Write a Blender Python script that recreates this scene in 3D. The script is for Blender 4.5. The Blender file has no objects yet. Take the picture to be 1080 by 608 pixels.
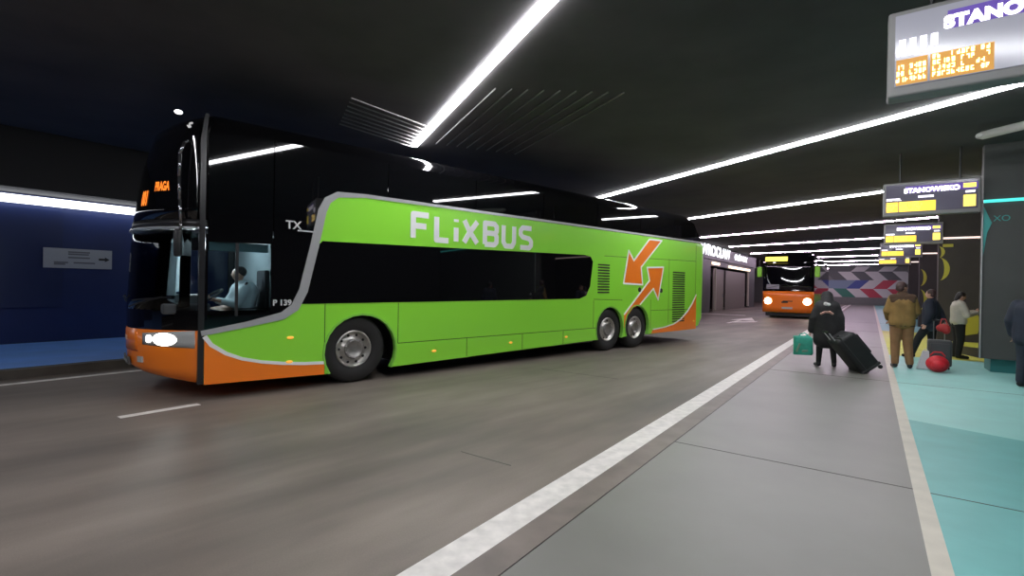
import bpy, bmesh, math, random
from mathutils import Vector, Matrix
random.seed(7)
S = bpy.context.scene
COL = S.collection
# ------------------------------------------------------------------ camera, world, exposure
CAMH = 1.6239; PITCH = .0041; ROLL = .0168; FPX = 520.0
cd = bpy.data.cameras.new('camera'); cam = bpy.data.objects.new('camera', cd); COL.objects.link(cam)
cd.sensor_width = 36; cd.lens = 36 * FPX / 1080; cd.clip_start = .05; cd.clip_end = 400
_F = Vector((0, math.cos(PITCH), -math.sin(PITCH))); _U0 = Vector((0, math.sin(PITCH), math.cos(PITCH))); _R0 = Vector((1, 0, 0))
_R = _R0 * math.cos(ROLL) + _U0 * math.sin(ROLL); _U = -_R0 * math.sin(ROLL) + _U0 * math.cos(ROLL)
m = Matrix((_R, _U, -_F)).transposed().to_4x4(); m.translation = Vector((0, 0, CAMH)); cam.matrix_world = m
S.camera = cam
w = bpy.data.worlds.new('world'); S.world = w; w.use_nodes = True
w.node_tree.nodes['Background'].inputs[0].default_value = (.55, .6, .7, 1); w.node_tree.nodes['Background'].inputs[1].default_value = .03
S.view_settings.view_transform = 'Standard'; S.view_settings.look = 'None'
S.view_settings.exposure = 0.12; S.view_settings.gamma = 1; S.view_settings.use_curve_mapping = False
STRIP = 53.0      # radiance of the ceiling light strips
# lane frame: a runs across the lanes (platform side positive), b along them
A = Vector((.809, -.588, 0)); Bv = Vector((.588, .809, 0)); LANE = math.atan2(-.588, .809)
def W(a, b, z=0): return A * a + Bv * b + Vector((0, 0, z))

# ------------------------------------------------------------------ materials
MATS = {}
def mat(name, col, rough=.5, metal=0, var=0, scale=4, spec=.5, coat=0, bump=0, stretch=None):
    if name in MATS: return MATS[name]
    mt = bpy.data.materials.new(name); mt.use_nodes = True; nt = mt.node_tree; p = nt.nodes['Principled BSDF']
    p.inputs['Base Color'].default_value = (*col, 1); p.inputs['Roughness'].default_value = rough
    p.inputs['Metallic'].default_value = metal; p.inputs['Specular IOR Level'].default_value = spec
    if coat: p.inputs['Coat Weight'].default_value = coat; p.inputs['Coat Roughness'].default_value = .05
    if var or bump:
        tc = nt.nodes.new('ShaderNodeTexCoord'); mp = nt.nodes.new('ShaderNodeMapping'); nz = nt.nodes.new('ShaderNodeTexNoise')
        if stretch: mp.inputs['Scale'].default_value = stretch
        nt.links.new(tc.outputs['Object'], mp.inputs[0]); nt.links.new(mp.outputs[0], nz.inputs['Vector'])
        nz.inputs['Scale'].default_value = scale; nz.inputs['Detail'].default_value = 6
        if var:
            r = nt.nodes.new('ShaderNodeValToRGB'); r.color_ramp.elements[0].position = .3; r.color_ramp.elements[1].position = .7
            r.color_ramp.elements[0].color = (*[c * (1 - var) for c in col], 1); r.color_ramp.elements[1].color = (*[min(1, c * (1 + var)) for c in col], 1)
            nt.links.new(nz.outputs['Fac'], r.inputs[0]); nt.links.new(r.outputs[0], p.inputs['Base Color'])
        if bump:
            b = nt.nodes.new('ShaderNodeBump'); b.inputs['Strength'].default_value = bump; b.inputs['Distance'].default_value = .02
            nt.links.new(nz.outputs['Fac'], b.inputs['Height']); nt.links.new(b.outputs[0], p.inputs['Normal'])
    MATS[name] = mt; return mt
def emit(name, col, st):
    if name in MATS: return MATS[name]
    mt = bpy.data.materials.new(name); mt.use_nodes = True; p = mt.node_tree.nodes['Principled BSDF']
    p.inputs['Base Color'].default_value = (*[c * .5 for c in col], 1); p.inputs['Emission Color'].default_value = (*col, 1); p.inputs['Emission Strength'].default_value = st
    MATS[name] = mt; return mt
def glass(name, tint, trans):
    mt = bpy.data.materials.new(name); mt.use_nodes = True; nt = mt.node_tree; nt.nodes.remove(nt.nodes['Principled BSDF'])
    t = nt.nodes.new('ShaderNodeBsdfTransparent'); t.inputs[0].default_value = (*[c * trans for c in tint], 1)
    g = nt.nodes.new('ShaderNodeBsdfGlossy'); g.inputs['Roughness'].default_value = .02
    fr = nt.nodes.new('ShaderNodeFresnel'); fr.inputs[0].default_value = 1.45; mx = nt.nodes.new('ShaderNodeMixShader')
    nt.links.new(fr.outputs[0], mx.inputs[0]); nt.links.new(t.outputs[0], mx.inputs[1]); nt.links.new(g.outputs[0], mx.inputs[2])
    nt.links.new(mx.outputs[0], nt.nodes['Material Output'].inputs[0]); MATS[name] = mt; return mt
ROAD = mat('asphalt', (.198, .162, .138), .55, var=.30, scale=.55, bump=.06, stretch=(1, .25, 1))
def streaks(mt, col, dark, ang):
    nt = mt.node_tree; p = nt.nodes['Principled BSDF']; N = nt.nodes.new; Lk = nt.links.new
    tc = N('ShaderNodeTexCoord'); prev = None
    for sc, st, lo, hi, fac in ((.9, (1, .10, 1), .35, .68, .75), (.55, (1, .6, 1), .35, .75, .6), (3.5, (1, .25, 1), .3, .7, .35), (90, (1, 1, 1), .2, .8, .25)):
        m0 = N('ShaderNodeMapping'); m0.inputs['Rotation'].default_value = (0, 0, ang); m1 = N('ShaderNodeMapping'); m1.inputs['Scale'].default_value = st
        nz = N('ShaderNodeTexNoise'); nz.inputs['Scale'].default_value = sc; nz.inputs['Detail'].default_value = 5
        mr = N('ShaderNodeMapRange'); mr.inputs[1].default_value = lo; mr.inputs[2].default_value = hi; mr.inputs[3].default_value = 1 - fac * dark; mr.inputs[4].default_value = 1 + fac * dark
        Lk(tc.outputs['Object'], m0.inputs[0]); Lk(m0.outputs[0], m1.inputs[0]); Lk(m1.outputs[0], nz.inputs['Vector']); Lk(nz.outputs['Fac'], mr.inputs[0])
        if prev is None: prev = mr.outputs[0]
        else:
            mm = N('ShaderNodeMath'); mm.operation = 'MULTIPLY'; Lk(prev, mm.inputs[0]); Lk(mr.outputs[0], mm.inputs[1]); prev = mm.outputs[0]
    vm = N('ShaderNodeVectorMath'); vm.operation = 'SCALE'; vm.inputs[0].default_value = col; Lk(prev, vm.inputs['Scale']); Lk(vm.outputs[0], p.inputs['Base Color'])
streaks(ROAD, (.182, .150, .127), .38, .74)
GREY = mat('grey_paving', (.200, .194, .176), .42, var=.08, scale=1.2)
WORN = mat('worn_edge_paving', (.19, .155, .135), .5, var=.2, scale=3)
WHITE = mat('white_line_paint', (.74, .70, .66), .5, var=.14, scale=9)
CREAM = mat('cream_line_paint', (.60, .56, .47), .5, var=.08, scale=5)
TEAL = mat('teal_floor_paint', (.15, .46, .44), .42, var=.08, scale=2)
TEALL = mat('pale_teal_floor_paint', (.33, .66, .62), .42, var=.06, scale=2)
YEL = mat('yellow_floor_paint', (.62, .60, .08), .45, var=.06, scale=2)
BLUEF = mat('blue_floor_paint', (.16, .37, .92), .45, var=.12, scale=1.5)
BLUEW = mat('navy_wall', (.0025, .017, .105), .5, var=.1, scale=2)
CEIL = mat('dark_ceiling', (.098, .090, .092), .85, var=.15, scale=.8, spec=.15)
DARKW = mat('dark_brown_wall', (.040, .034, .031), .75, var=.08, scale=3)
BLK = mat('black_plastic', (.012, .012, .014), .4)
RUB = mat('tyre_rubber', (.016, .015, .015), .75, bump=.2, scale=60)
GLOSS = mat('black_window_glass', (.0035, .0035, .0045), .025, spec=.8)
GREEN = mat('bus_green_paint', (.30, .80, .052), .3, coat=.35)
GRDK = mat('green_seam', (.03, .10, .01), .5)
ORG = mat('bus_orange_paint', (1.0, .23, .014), .3, coat=.35)
WPAINT = mat('bus_white_paint', (.88, .88, .88), .35)
SILV = mat('silver_trim', (.50, .50, .51), .25, metal=.3)
ALU = mat('wheel_alloy', (.55, .53, .50), .35, metal=.9, var=.15, scale=12)
HUB = mat('hub_steel', (.34, .33, .32), .4, metal=.9, var=.2, scale=14)
GLW = glass('clear_tinted_glass', (.88, .97, 1.0), .82)
LAMP = emit('white_strip_light', (.95, .96, 1.0), STRIP)
LAMPF = emit('violet_white_strip_light', (1.0, .78, 1.0), STRIP * .95)
HEAD = emit('headlamp_light', (1.0, .97, .88), 9)
LEDO = emit('amber_led', (1.0, .22, .02), 1.3)
LEDY = emit('yellow_led', (1.0, .78, .12), 1.6)
LEDW = emit('white_letter_light', (.93, .95, 1.0), 2.6)

# ------------------------------------------------------------------ mesh helpers
def link(name, bm, mt, parent=None, smooth=False):
    me = bpy.data.meshes.new(name); bmesh.ops.recalc_face_normals(bm, faces=bm.faces[:]); bm.to_mesh(me); bm.free()
    for x in (mt if isinstance(mt, (list, tuple)) else [mt]): me.materials.append(x)
    if smooth:
        for p in me.polygons: p.use_smooth = True
    o = bpy.data.objects.new(name, me); COL.objects.link(o)
    if parent: o.parent = parent
    return o
def tag(o, label, cat, group=None, kind=None):
    o['label'] = label; o['category'] = cat
    if group: o['group'] = group
    if kind: o['kind'] = kind
    return o
def thing(name, label, cat, loc=(0, 0, 0), rz=0, group=None):
    o = bpy.data.objects.new(name, None); COL.objects.link(o); o.location = loc; o.rotation_euler = (0, 0, rz)
    o.empty_display_size = .2
    return tag(o, label, cat, group)
def struct(name, bm, mt, parent=None):
    o = link(name, bm, mt, parent)
    if not parent: o['kind'] = 'structure'
    return o
def bx(bm, c, s, rot=None, mi=0, bevel=0):
    r = bmesh.ops.create_cube(bm, size=1); vs = r['verts']
    M = Matrix.Translation(Vector(c)) @ (rot.to_4x4() if rot else Matrix()) @ Matrix.Diagonal((*s, 1))
    bmesh.ops.transform(bm, matrix=M, verts=vs)
    fs = {f for v in vs for f in v.link_faces}
    for f in fs: f.material_index = mi
    if bevel:
        es = {e for v in vs for e in v.link_edges}
        r = bmesh.ops.bevel(bm, geom=list(es), offset=bevel, segments=3, affect='EDGES', profile=.5)
def box(c, s, rot=None, bevel=0):
    bm = bmesh.new(); bx(bm, c, s, rot, 0, bevel); return bm
def labox(bm, a0, a1, b0, b1, z0, z1, mi=0):          # box aligned with the lanes
    c = W((a0 + a1) / 2, (b0 + b1) / 2, (z0 + z1) / 2); bx(bm, c, (abs(a1 - a0), abs(b1 - b0), z1 - z0), Matrix.Rotation(LANE, 3, 'Z'), mi)
def prism(bm, pts, y0, y1, mi=0):                      # polygon in x,z extruded over y
    v0 = [bm.verts.new((p[0], y0, p[1])) for p in pts]; v1 = [bm.verts.new((p[0], y1, p[1])) for p in pts]; n = len(pts)
    f = [bm.faces.new(v0), bm.faces.new(v1[::-1])]
    for i in range(n): f.append(bm.faces.new((v0[i], v1[i], v1[(i + 1) % n], v0[(i + 1) % n])))
    for x in f: x.material_index = mi; x.normal_update()
    big = [x for x in f[:2] if len(x.verts) > 4]
    if big: bmesh.ops.triangulate(bm, faces=big)
def slab(bm, pts, z0, z1, mi=0):                       # polygon in world x,y extruded over z
    v0 = [bm.verts.new((p[0], p[1], z0)) for p in pts]; v1 = [bm.verts.new((p[0], p[1], z1)) for p in pts]; n = len(pts)
    bm.faces.new(v0); bm.faces.new(v1[::-1])
    for i in range(n): bm.faces.new((v0[i], v1[i], v1[(i + 1) % n], v0[(i + 1) % n]))
def cyl(bm, p0, p1, r0, r1=None, seg=16, caps=True):
    r1 = r0 if r1 is None else r1; p0 = Vector(p0); p1 = Vector(p1); d = p1 - p0; L = d.length
    q = d.to_track_quat('Z', 'Y').to_matrix().to_4x4(); M = Matrix.Translation((p0 + p1) / 2) @ q
    bmesh.ops.create_cone(bm, cap_ends=caps, segments=seg, radius1=r0, radius2=r1, depth=L, matrix=M)
def tube(bm, pts, r, seg=8):
    for i in range(len(pts) - 1): cyl(bm, pts[i], pts[i + 1], r, r, seg)
    for p in pts[1:-1]: bmesh.ops.create_uvsphere(bm, u_segments=seg, v_segments=6, radius=r, matrix=Matrix.Translation(Vector(p)))
def ell(bm, c, r, rot=None, u=20, v=14):
    M = Matrix.Translation(Vector(c)) @ (rot.to_4x4() if rot else Matrix()) @ Matrix.Diagonal((*r, 1))
    bmesh.ops.create_uvsphere(bm, u_segments=u, v_segments=v, radius=1, matrix=M)
def lathe(bm, prof, cx, cz, y0, seg=40):               # profile (r, y) about the y axis
    rings = []
    for r, y in prof:
        rings.append([bm.verts.new((cx + r * math.cos(2 * math.pi * k / seg), y0 + y, cz + r * math.sin(2 * math.pi * k / seg))) for k in range(seg)])
    for i in range(len(rings) - 1):
        for k in range(seg): bm.faces.new((rings[i][k], rings[i][(k + 1) % seg], rings[i + 1][(k + 1) % seg], rings[i + 1][k]))
def ribbon(bm, pts, wd, y0, y1, closed=False, round_=True, mi=0):  # thick stroke in x,z
    n = len(pts); segs = [(i, (i + 1) % n) for i in range(n if closed else n - 1)]
    for i, j in segs:
        p, q = Vector(pts[i]), Vector(pts[j]); d = (q - p)
        if d.length < 1e-6: continue
        d.normalize(); nn = Vector((-d[1], d[0])) * wd / 2
        prism(bm, [p + nn, q + nn, q - nn, p - nn], y0, y1, mi)
    if round_:
        for k, p in enumerate(pts):
            if closed or 0 < k < n - 1 or round_ == 2:
                prism(bm, [(p[0] + wd / 2 * math.cos(t * math.pi / 6), p[1] + wd / 2 * math.sin(t * math.pi / 6)) for t in range(12)], y0, y1 + (.0005 if y1 > y0 else -.0005), mi)
def strip(bm, pts, wds, y0, y1):                       # mitred ribbon with changing width, in x,z
    n = len(pts); L = []; R = []
    for i in range(n):
        p = Vector(pts[i]); a = Vector(pts[max(0, i - 1)]); b = Vector(pts[min(n - 1, i + 1)]); d = (b - a).normalized(); nn = Vector((-d[1], d[0])) * wds[i] / 2
        L.append(p + nn); R.append(p - nn)
    for i in range(n - 1): prism(bm, [L[i], L[i + 1], R[i + 1], R[i]], y0, y1)
def textmesh(body, size, fn, offset=0, spacing=1.0, align='LEFT'):   # text outline mapped through fn(u, v) -> point
    cu = bpy.data.curves.new('t', 'FONT'); cu.body = body; cu.size = size; cu.offset = offset; cu.space_character = spacing; cu.align_x = align
    o = bpy.data.objects.new('t', cu); COL.objects.link(o); dg = bpy.context.evaluated_depsgraph_get()
    me = bpy.data.meshes.new_from_object(o.evaluated_get(dg)); bpy.data.objects.remove(o)
    bm = bmesh.new(); bm.from_mesh(me); bpy.data.meshes.remove(me)
    bmesh.ops.recalc_face_normals(bm, faces=bm.faces[:])
    for v in bm.verts: v.co = Vector(fn(v.co.x, v.co.y))
    return bm

# ------------------------------------------------------------------ the hall
bm = bmesh.new(); slab(bm, [W(-30, -20), W(-2.11, -20), W(-2.11, 110), W(-30, 110)], -.2, 0); struct('floor', bm, ROAD)
def ground(name, a0, a1, b0, b1, mt, z=0., t=.2):
    bm = bmesh.new(); slab(bm, [W(a0, b0), W(a1, b0), W(a1, b1), W(a0, b1)], z - t, z); return struct(name, bm, mt)
ground('floor_platform', -1.65, .31, -20, 110, GREY)
ground('floor_edge', -1.87, -1.66, -20, 110, WORN)
ground('trim_1', -2.11, -1.87, -20, 110, WHITE)
ground('trim_2', .31, .42, -20, 110, CREAM)
ground('trim_3', -1.66, -1.65, -20, 110, BLK, -.004)
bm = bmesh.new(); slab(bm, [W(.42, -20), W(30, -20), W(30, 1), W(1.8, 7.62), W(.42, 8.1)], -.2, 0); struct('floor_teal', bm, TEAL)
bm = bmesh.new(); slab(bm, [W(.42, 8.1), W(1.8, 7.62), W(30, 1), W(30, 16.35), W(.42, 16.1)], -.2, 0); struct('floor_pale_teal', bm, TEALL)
ground('floor_yellow', .42, 30, 16.1, 26, YEL)
ground('floor_teal_beyond', .42, 30, 26, 110, TEAL)
bm = bmesh.new(); slab(bm, [W(1.9, 18.0), W(2.25, 17.1), W(2.9, 18.3), W(2.6, 20.2), W(2.2, 20.6)], 0, .003); struct('trim_4', bm, BLK)
for b in (-1, 5.25, 11.3, 18, 25, 32): # joints across the platform paving
    bm = bmesh.new(); labox(bm, -1.65, .31, b, b + .012, 0, .002); labox(bm, .42, 3.5, b - .02, b - .008, 0, .002); struct('trim_joint', bm, mat('joint', (.10, .095, .085), .8))
for a0, a1, b in ((-3.6, -5.2, 8.2), (-2.6, -3.2, 3.6)):
    bm = bmesh.new(); labox(bm, a1, a0, b, b + .012, 0, .002); struct('trim_joint', bm, mat('joint', (.1, .1, .1), .8))
# lane paint
bm = bmesh.new(); labox(bm, -10.62, -10.48, -20, 60, 0, .004); struct('trim_5', bm, WHITE)
for b in (-2.6, -.32, 1.98, 16, 18.3, 20.6, 22.9):
    bm = bmesh.new(); labox(bm, -7.17, -7.05, b, b + .85, 0, .004)
    tag(struct('lane_marking', bm, WHITE), 'short white dash painted on the asphalt between the lanes', 'road marking', 'white lane dashes')
bm = bmesh.new(); labox(bm, -5.65, -5.5, 25.5, 30, 0, .004)
slab(bm, [W(-6.1, 28.5), W(-4.9, 28.5), W(-5.57, 31.5)], 0, .005); slab(bm, [W(-5.6, 26), W(-4.7, 27.4), W(-4.7, 28.3), W(-5.6, 27)], 0, .0055)
struct('trim_6', bm, WHITE)
bm = bmesh.new(); labox(bm, -9.2, -6.4, 33.8, 34.3, 0, .004); struct('trim_7', bm, WHITE)
bm = bmesh.new(); labox(bm, -2.4, -2.2, 40, 70, 0, .004); struct('trim_8', bm, WHITE)
# blue raised platform and wall, left
ground('floor_blue', -15.4, -11.25, -20, 33, BLUEF, .15, .3)
ground('trim_9', -11.25, -11.03, -20, 33, mat('kerb_stone', (.075, .062, .052), .7, var=.2, scale=3), .15, .35)
bm = bmesh.new(); labox(bm, -15.7, -15.4, -12, 33, .1, 4.85)
struct('wall_left', bm, BLUEW)
bm = bmesh.new()
for b0, b1 in ((-3.5, 3.15), (4.9, 8.2)): labox(bm, -15.4, -15.33, b0, b1, .95, 3.2)
struct('trim_10', bm, mat('navy_panel', (.0022, .0145, .088), .4))
bm = bmesh.new(); labox(bm, -15.45, -14.3, -12, 33, 3.50, 4.85); struct('trim_11', bm, mat('black_soffit', (.006, .006, .007), .7))  # soffit widened into an overhang to keep the strip's light off the ceiling
o = link('strip_light', box((0, 0, 0), (.14, 36, .17)), emit('wall_strip_light', (.92, .95, 1), 3.2)); o.location = W(-15.2, 7.5, 3.36); o.rotation_euler = (0, 0, LANE)
tag(o, 'long white light strip along the top of the navy blue wall', 'strip light')
# ceiling
bm = bmesh.new(); slab(bm, [W(-30, -20), W(30, -20), W(30, 110), W(-30, 110)], 4.735, 5.1); struct('ceiling', bm, CEIL)
bm = bmesh.new(); labox(bm, -30, 30, -20.3, -20, 0, 5); struct('wall_back', bm, DARKW)
bm = bmesh.new(); labox(bm, 12, 12.3, -20, 110, 0, 5); struct('wall_right', bm, DARKW)
def light_line(p0, p1, n_, mt, label):
    p0, p1 = Vector(p0), Vector(p1); d = p1 - p0; t = thing('ceiling_light', label, 'strip light', ((p0.x + p1.x) / 2, (p0.y + p1.y) / 2, 4.72), math.atan2(d.y, d.x), 'white ceiling light strips')
    link('housing', box((0, 0, .075), (d.length, .10, .11)), BLK, t); link('diffuser', box((0, 0, 0), (d.length - .02, .135 if n_ < 4 else .085, .035)), mt, t)
    return t
k = math.tan(math.radians(-29.5)) # slant of the strips against the crossing direction
ends = [(-6.6, 'glowing white ceiling strip behind the viewpoint, nearest the platform edge'), (1.6, 'nearest glowing white ceiling strip, steeply slanting above the bus front'),
        (9.87, 'long white ceiling strip running from above the bus roof to the right edge'), (18.0, 'white ceiling strip starting at the rear roof corner of the green bus'),
        (26.3, 'fourth glowing ceiling strip, ending behind the second hanging display'), (34.5, 'pinkish white ceiling strip ending above the small second display'),
        (42.7, 'pinkish ceiling strip crossing just above the far bus'), (51, 'thin violet white strip beyond the far bus'), (59.2, 'thinnest ceiling strip before the chevron wall'), (67.4, 'last faint ceiling strip in front of the chevron wall')]
slopes = [-.56, -.565, -.565, -.47, -.40, -.33, -.3, -.3, -.3, -.3]
for i, ((b, lab), sl) in enumerate(zip(ends, slopes)):
    aL = -8.3
    light_line(W(2.33, b, 0), W(aL, b - (aL - 2.33) * -sl, 0), i, LAMP if i < 4 else LAMPF, lab)
# ceiling louvres beside the nearest strip
t = thing('ceiling_louvre', 'louvre bars in the ceiling just right of the nearest light strip', 'louvre', W(-5.6, 7.4, 4.715))
for q in range(9):
    off = .45 + q * .27; p0 = W(-7.75 + q * .12, 0, 0) + Bv * (1.6 + (2.33 + 7.75 - q * .12) * .565 + off); p1 = W(-4.8 + q * .2, 0, 0) + Bv * (1.6 + (2.33 + 4.8 - q * .2) * .565 + off)
    bm = bmesh.new(); c = (p0 + p1) / 2 - Vector(t.location); d = p1 - p0; bx(bm, (c.x, c.y, 0), (d.length, .014, .022), Matrix.Rotation(math.atan2(d.y, d.x), 3, 'Z')); link('louvre_bar', bm, mat('louvre_metal', (.32, .31, .30), .4, metal=.5), t)
t = thing('ceiling_louvre', 'short louvre bars in the ceiling above the bus roof, left of the nearest strip', 'louvre', W(-7.8, 6.2, 4.715))
for q in range(8):
    bm = bmesh.new(); c = W(-7.05 - q * .19, 6.0 + q * .1, 0) - Vector((t.location.x, t.location.y, 0)); bx(bm, (c.x, c.y, 0), (.012, 1.9, .022), Matrix.Rotation(LANE, 3, 'Z')); link('louvre_bar', bm, MATS['louvre_metal'], t)
# piers on the right
def pier(n, b, label_strip, strip_mt, a0=1.88):
    bm = bmesh.new(); labox(bm, a0, 12, b, b + (.25 if n == 1 else .45), .28 if n == 1 else 0, 4.85); struct('trim_pier', bm, DARKW if n > 1 else mat('grey_pier', (.078, .078, .075), .7, var=.05, scale=2))
    bm = bmesh.new(); labox(bm, a0, 12, b - .04, b - .005, 3.52 if n == 1 else 3.47, 3.58 if n == 1 else 3.53)
    tag(link('wall_light', bm, strip_mt), label_strip, 'strip light', 'light lines on the dark piers')
pier(1, 14.1, 'teal light line across the nearest grey pier', emit('teal_light', (.08, .75, .68), 1.1))
pier(2, 22.3, 'pinkish light line across the dark pier behind the person in the cream jacket', emit('pink_light', (1, .78, .72), 1.1))
pier(3, 30.5, 'thin pinkish light line on the third dark pier', MATS['pink_light'])
pier(4, 38.7, 'faint pinkish light line on the farthest dark pier', MATS['pink_light'])
bm = bmesh.new(); labox(bm, 2.05, 12, 14.2, 14.9, 0, .28); struct('trim_12', bm, mat('teal_plinth', (.03, .17, .17), .5))
bm = bmesh.new(); cyl(bm, W(1.87, 14.07, .28), W(1.87, 14.07, 3.5), .012); struct('trim_13', bm, SILV)  # silver rod added to imitate the bright highlight down the pier's edge
# painted figures on the piers
def on_pier(b, fn_a0, z0): return lambda u, v: W(fn_a0 + u, b - .012, z0 + v)
tm = textmesh('XO', .17, on_pier(14.1, 2.03, 3.13)); struct('trim_14', tm, mat('teal_paint', (.06, .36, .34), .5))
bm = bmesh.new()
vs = [bm.verts.new(W(1.885 + x, 14.085, z)) for x, z in ((0, 3.45), (.09, 3.2), (.13, 3.1), (.06, 2.9), (0, 2.4))]; bm.faces.new(vs); struct('trim_15', bm, MATS['teal_paint'])
def arc(b, a0, z, r, mt, nm, ph0=-1.2, ph1=1.4, tk=.14):
    bm = bmesh.new(); N = 14
    for i in range(N):
        t0 = ph0 + (ph1 - ph0) * i / N; t1 = ph0 + (ph1 - ph0) * (i + 1) / N
        w0 = tk * math.sin(math.pi * i / N) + .02; w1 = tk * math.sin(math.pi * (i + 1) / N) + .02
        bm.faces.new([bm.verts.new(W(a0 + .32 * r * math.cos(t_) + k_ * .55, b - .012, z + r * math.sin(t_))) for t_, k_ in ((t0, 0), (t1, 0), (t1, w1), (t0, w0))])
    struct(nm, bm, mt)
YP = mat('yellow_wall_paint', (.42, .38, .04), .5)
arc(22.3, 1.90, 2.45, .40, YP, 'trim_16', -1.3, 1.3, .24); arc(22.3, 1.88, 3.02, .2, YP, 'trim_17', -1.2, 1.5, .15)
bm = bmesh.new(); labox(bm, 1.98, 2.25, 22.28, 22.295, 3.2, 3.3); struct('trim_18', bm, YP)
arc(30.5, 1.90, 2.35, .42, YP, 'trim_19', -1.3, 1.3, .2); arc(30.5, 1.90, 1.3, .5, YP, 'trim_20', -1.3, 1.3, .2)
bm = bmesh.new(); vs = [bm.verts.new(W(x, 22.285, z)) for x, z in ((2.3, .5), (2.45, .95), (2.75, 1.05), (3.0, .8), (2.9, .3), (2.5, .2))]; bm.faces.new(vs); struct('trim_21', bm, YP)
# dull rail under the ceiling by the nearest pier
d_ = (W(2.5, 11.4) - W(1.5, 12.6)); bm = bmesh.new(); p0 = W(1.62, 12.45, 4.55); p1 = W(3.6, 11.2, 4.62)
cyl(bm, p0, p1, .075, seg=20); ell(bm, p0, (.09, .09, .06)); cyl(bm, p1 - Vector((0, 0, 0)), p1 + Vector((0, 0, .25)), .03)
tag(link('ceiling_rail', bm, mat('rail_grey', (.33, .33, .31), .5), smooth=True), 'pale grey unlit rail with a rounded end under the ceiling by the grey pier', 'rail')
# far wall with chevrons
bm = bmesh.new(); labox(bm, -14, 14, 74, 74.3, 0, 4.85); struct('wall_front', bm, mat('far_wall', (.17, .18, .17), .6, var=.06))
cols = {'w': (.62, .62, .60), 'k': (.10, .11, .11), 'n': (.05, .08, .30), 'r': (.50, .05, .08), 'g': (.04, .20, .14), 's': (.20, .28, .38)}
rows = [('kkwkw', 4.1, 1), ('kwkwkw', 3.05, -1), ('ssnwrw', 2.0, 1), ('wgwrwr', .95, -1)]
for ri, (seq, z0, sgn) in enumerate(rows):
    for i, ch in enumerate(seq):
        x0 = -4.7 + i * 1.35 + (.0 if ri < 2 else -.45); z1 = min(z0 + 1.05, 4.84); sh = 1.0 * sgn * (z1 - z0) / 1.05
        bm = bmesh.new(); pts = [(x0 + (0 if sgn > 0 else 1.0), z0), (x0 + 1.35 + (0 if sgn > 0 else 1.0), z0), (x0 + 1.35 + (0 if sgn > 0 else 1.0) + sh, z1), (x0 + (0 if sgn > 0 else 1.0) + sh, z1)]
        vs = [bm.verts.new(W(x, 73.98, z)) for x, z in pts]; vb = [bm.verts.new(W(x, 73.995, z)) for x, z in pts]; bm.faces.new(vs)
        for q in range(4): bm.faces.new((vs[q], vb[q], vb[(q + 1) % 4], vs[(q + 1) % 4]))
        struct('trim_chevron', bm, mat('chevron_' + ch, cols[ch], .5))
# ------------------------------------------------------------------ kiosk block behind the bus
KA = -9.2
KW = mat('kiosk_wall', (.055, .056, .052), .5, var=.08); KF = mat('kiosk_fascia', (.026, .027, .036), .5)
kx = lambda b0, b1, z0, z1, a0=KA - .3, a1=KA: (a0, a1, b0, b1, z0, z1)
bm = bmesh.new()
for q in (kx(33.2, 36.6, 0, 3.75), kx(50.6, 53, 0, 3.75), kx(36.6, 50.6, 3.32, 3.75), (KA - 8, KA - .3, 33.2, 33.5, 0, 4.8), (KA - 8, KA, 52.7, 53, 0, 4.85), (KA - 1.6, KA - 1.5, 36.6, 50.6, 0, 3.4)): labox(bm, *q)
struct('wall_kiosk', bm, KW)
bm = bmesh.new(); labox(bm, KA - .3, KA + .12, 33, 53, 3.75, 4.85); struct('trim_22', bm, KF)
bm = bmesh.new(); labox(bm, KA - 1.5, KA - .05, 41.6, 50.6, 0, 3.3); labox(bm, KA - 1.5, KA - .05, 36.6, 41.6, 0, 3.3)
bm.free()
for nm, b0, b1, mt_ in (('door_1', 38.2, 41.4, mat('door_beige', (.27, .23, .19), .5)), ('door_2', 42.0, 49.6, mat('shutter_beige', (.20, .17, .145), .5, var=.05, stretch=(1, 1, 12)))):
    bm = bmesh.new(); labox(bm, KA - .25, KA - .2, b0, b1, 0, 3.15); d1 = struct(nm, bm, mt_)
    bm = bmesh.new(); labox(bm, KA - .2, KA - .14, b1 - .4, b1 - .2, 1.0, 1.3); link('door_handle', bm, SILV, d1)
WARM = emit('warm_light', (1, .80, .58), 2.2)
for i, (b0, b1, z0, z1, lab) in enumerate(((36.9, 38.9, 3.42, 3.60, 'short warm light bar above the left end of the kiosk wall'), (42.0, 50.4, 3.36, 3.54, 'warm light bar over the wide shutter in the kiosk wall'))):
    bm = bmesh.new(); labox(bm, KA, KA + .08, b0, b1, z0, z1); tag(link('wall_light', bm, WARM), lab, 'strip light', 'warm lights on the kiosk wall')
bm = bmesh.new(); labox(bm, KA - .12, KA + .02, 50.05, 50.35, .1, 3.36); labox(bm, KA - .12, KA + .02, 38.1, 38.25, .1, 3.2); struct('trim_23', bm, mat('pale_frame', (.5, .45, .38), .5))
tS = thing('station_sign', 'white glowing WROCŁAW lettering on the dark fascia behind the bus', 'sign', W(KA + .14, 33.4, 3.95))
tS.rotation_euler = (0, 0, 0)
def ks(b0, z0): return lambda u, v: Bv * (b0 - 33.4 + u) + Vector((0, 0, z0 + v)) + A * .03
link('lettering', textmesh('WROCŁAW', 1.02, ks(33.3, .05), .028, 1.02), LEDW, tS)
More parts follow.
